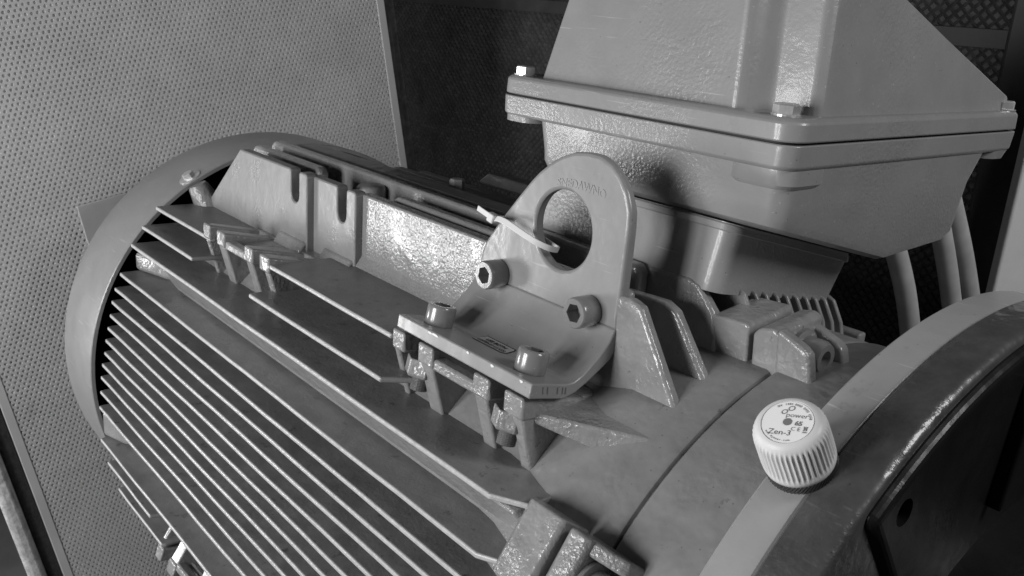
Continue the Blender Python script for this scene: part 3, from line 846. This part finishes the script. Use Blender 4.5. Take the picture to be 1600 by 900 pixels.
lettering('lettering', '65', .0140, .0220, -.0020, INKL, .0006, sx=1.05)
lettering('lettering', 'C E', .0125, .0190, -.0155, INKL, .0001)
arc_text('SN: 1484 0000 0000 0588', .0072, .0435, R(71), R(112), INKL)
arc_text('www.8power.com', .0060, .0440, R(251), R(68), INKL, True)
def flat_ring(cx, cy, rx, ry, w, rot, n=30):
    v = []; f = []
    for i in range(n):
        a = 2 * math.pi * i / n
        for k in (-1, 1):
            x = (rx + k * w) * math.cos(a); y = (ry + k * w) * math.sin(a)
            v.append(LP(cx + x * math.cos(rot) - y * math.sin(rot), cy + x * math.sin(rot) + y * math.cos(rot), .0010))
    for i in range(n): f.append([2 * i, 2 * i + 1, (2 * i + 3) % (2 * n), (2 * i + 2) % (2 * n)])
    return v, f
b = B(); b.add(*flat_ring(-.0110, .0235, .0056, .0045, .0010, .7)); b.add(*flat_ring(.0010, .0330, .0060, .0048, .0010, .7))
o = obj('logo', b.v, b.f, INKL, None, smooth=0); o.parent = label; o.matrix_parent_inverse = Matrix.Identity(4)
b = B(); b.add([LP(.0 + .0088 * math.cos(2 * math.pi * i / 30), .0 + .0088 * math.sin(2 * math.pi * i / 30), .0010) for i in range(30)], [list(range(30))])
o = obj('indicator_window', b.v, b.f, INKL, None, smooth=0); o.parent = label; o.matrix_parent_inverse = Matrix.Identity(4)
# crossed-out bin symbol
b = B()
def stroke(b, x0, y0, x1, y1, w=.0007):
    dx_, dy_ = x1 - x0, y1 - y0; l = math.hypot(dx_, dy_); px, py = -dy_ / l * w, dx_ / l * w
    b.add([LP(x0 + px, y0 + py, .0010), LP(x0 - px, y0 - py, .0010), LP(x1 - px, y1 - py, .0010), LP(x1 + px, y1 + py, .0010)], [[0, 1, 2, 3]])
cx, cy = .0375, -.0125
for q in ((-.004, .005, .004, -.005), (.004, .005, -.004, -.005), (-.003, .004, -.0022, -.0045), (.003, .004, .0022, -.0045), (-.004, .0042, .004, .0042), (-.0022, -.0045, .0022, -.0045)): stroke(b, cx + q[0], cy + q[1], cx + q[2], cy + q[3])
stroke(b, cx - .004, cy - .0085, cx + .004, cy - .0085, .0013)
o = obj('bin_symbol', b.v, b.f, INKL, None, smooth=0); o.parent = label; o.matrix_parent_inverse = Matrix.Identity(4)

# ------------------------------------------------------------------ dark coupling housing beyond the flange
bell = empty('coupling_housing', (-.3, 0, -1.1))
tag(bell, 'dark glossy cast coupling housing bolted against the motor flange', 'housing')
def hpart(b, name, material, **k):
    o = b.build(name, material, None, **k); o.parent = bell; o.matrix_parent_inverse = Matrix.Translation(bell.location).inverted(); return o
b = B(); b.lathe([(-.722, .9), (-.722, 1.166), (-.716, 1.174), (-.640, 1.180), (-.628, 1.174), (-.622, 1.165), (-.622, .9)], 200); hpart(b, 'rim', DARKRIM_LUGSHADE, smooth=35)
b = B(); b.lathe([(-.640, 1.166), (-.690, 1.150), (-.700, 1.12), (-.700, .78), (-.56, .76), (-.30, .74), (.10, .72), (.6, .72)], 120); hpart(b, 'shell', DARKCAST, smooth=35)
def sector(b, x0, x1, r0, r1, t0, t1, n=24):
    ang = [t0 + (t1 - t0) * k / n for k in range(n + 1)]
    poly = [(-r1 * math.sin(a), r1 * math.cos(a)) for a in ang] + [(-r0 * math.sin(a), r0 * math.cos(a)) for a in reversed(ang)]
    b.prism(poly, 'x', x0, x1)
def cut_hole(o, centre, axis, r, depth):
    c = B(); c.lathe([(-depth, r), (depth, r)], 32, frame_of(centre, axis), closed=True)
    k = c.build('cutter', BLACK)
    o.modifiers.remove(o.modifiers['weighted'])
    md = o.modifiers.new('hole', 'BOOLEAN'); md.object = k; md.operation = 'DIFFERENCE'
    bpy.context.view_layer.update()
    me = bpy.data.meshes.new_from_object(o.evaluated_get(bpy.context.evaluated_depsgraph_get()))
    o.modifiers.clear(); o.data = me
    for pl in me.polygons: pl.use_smooth = False
    bpy.data.objects.remove(k)
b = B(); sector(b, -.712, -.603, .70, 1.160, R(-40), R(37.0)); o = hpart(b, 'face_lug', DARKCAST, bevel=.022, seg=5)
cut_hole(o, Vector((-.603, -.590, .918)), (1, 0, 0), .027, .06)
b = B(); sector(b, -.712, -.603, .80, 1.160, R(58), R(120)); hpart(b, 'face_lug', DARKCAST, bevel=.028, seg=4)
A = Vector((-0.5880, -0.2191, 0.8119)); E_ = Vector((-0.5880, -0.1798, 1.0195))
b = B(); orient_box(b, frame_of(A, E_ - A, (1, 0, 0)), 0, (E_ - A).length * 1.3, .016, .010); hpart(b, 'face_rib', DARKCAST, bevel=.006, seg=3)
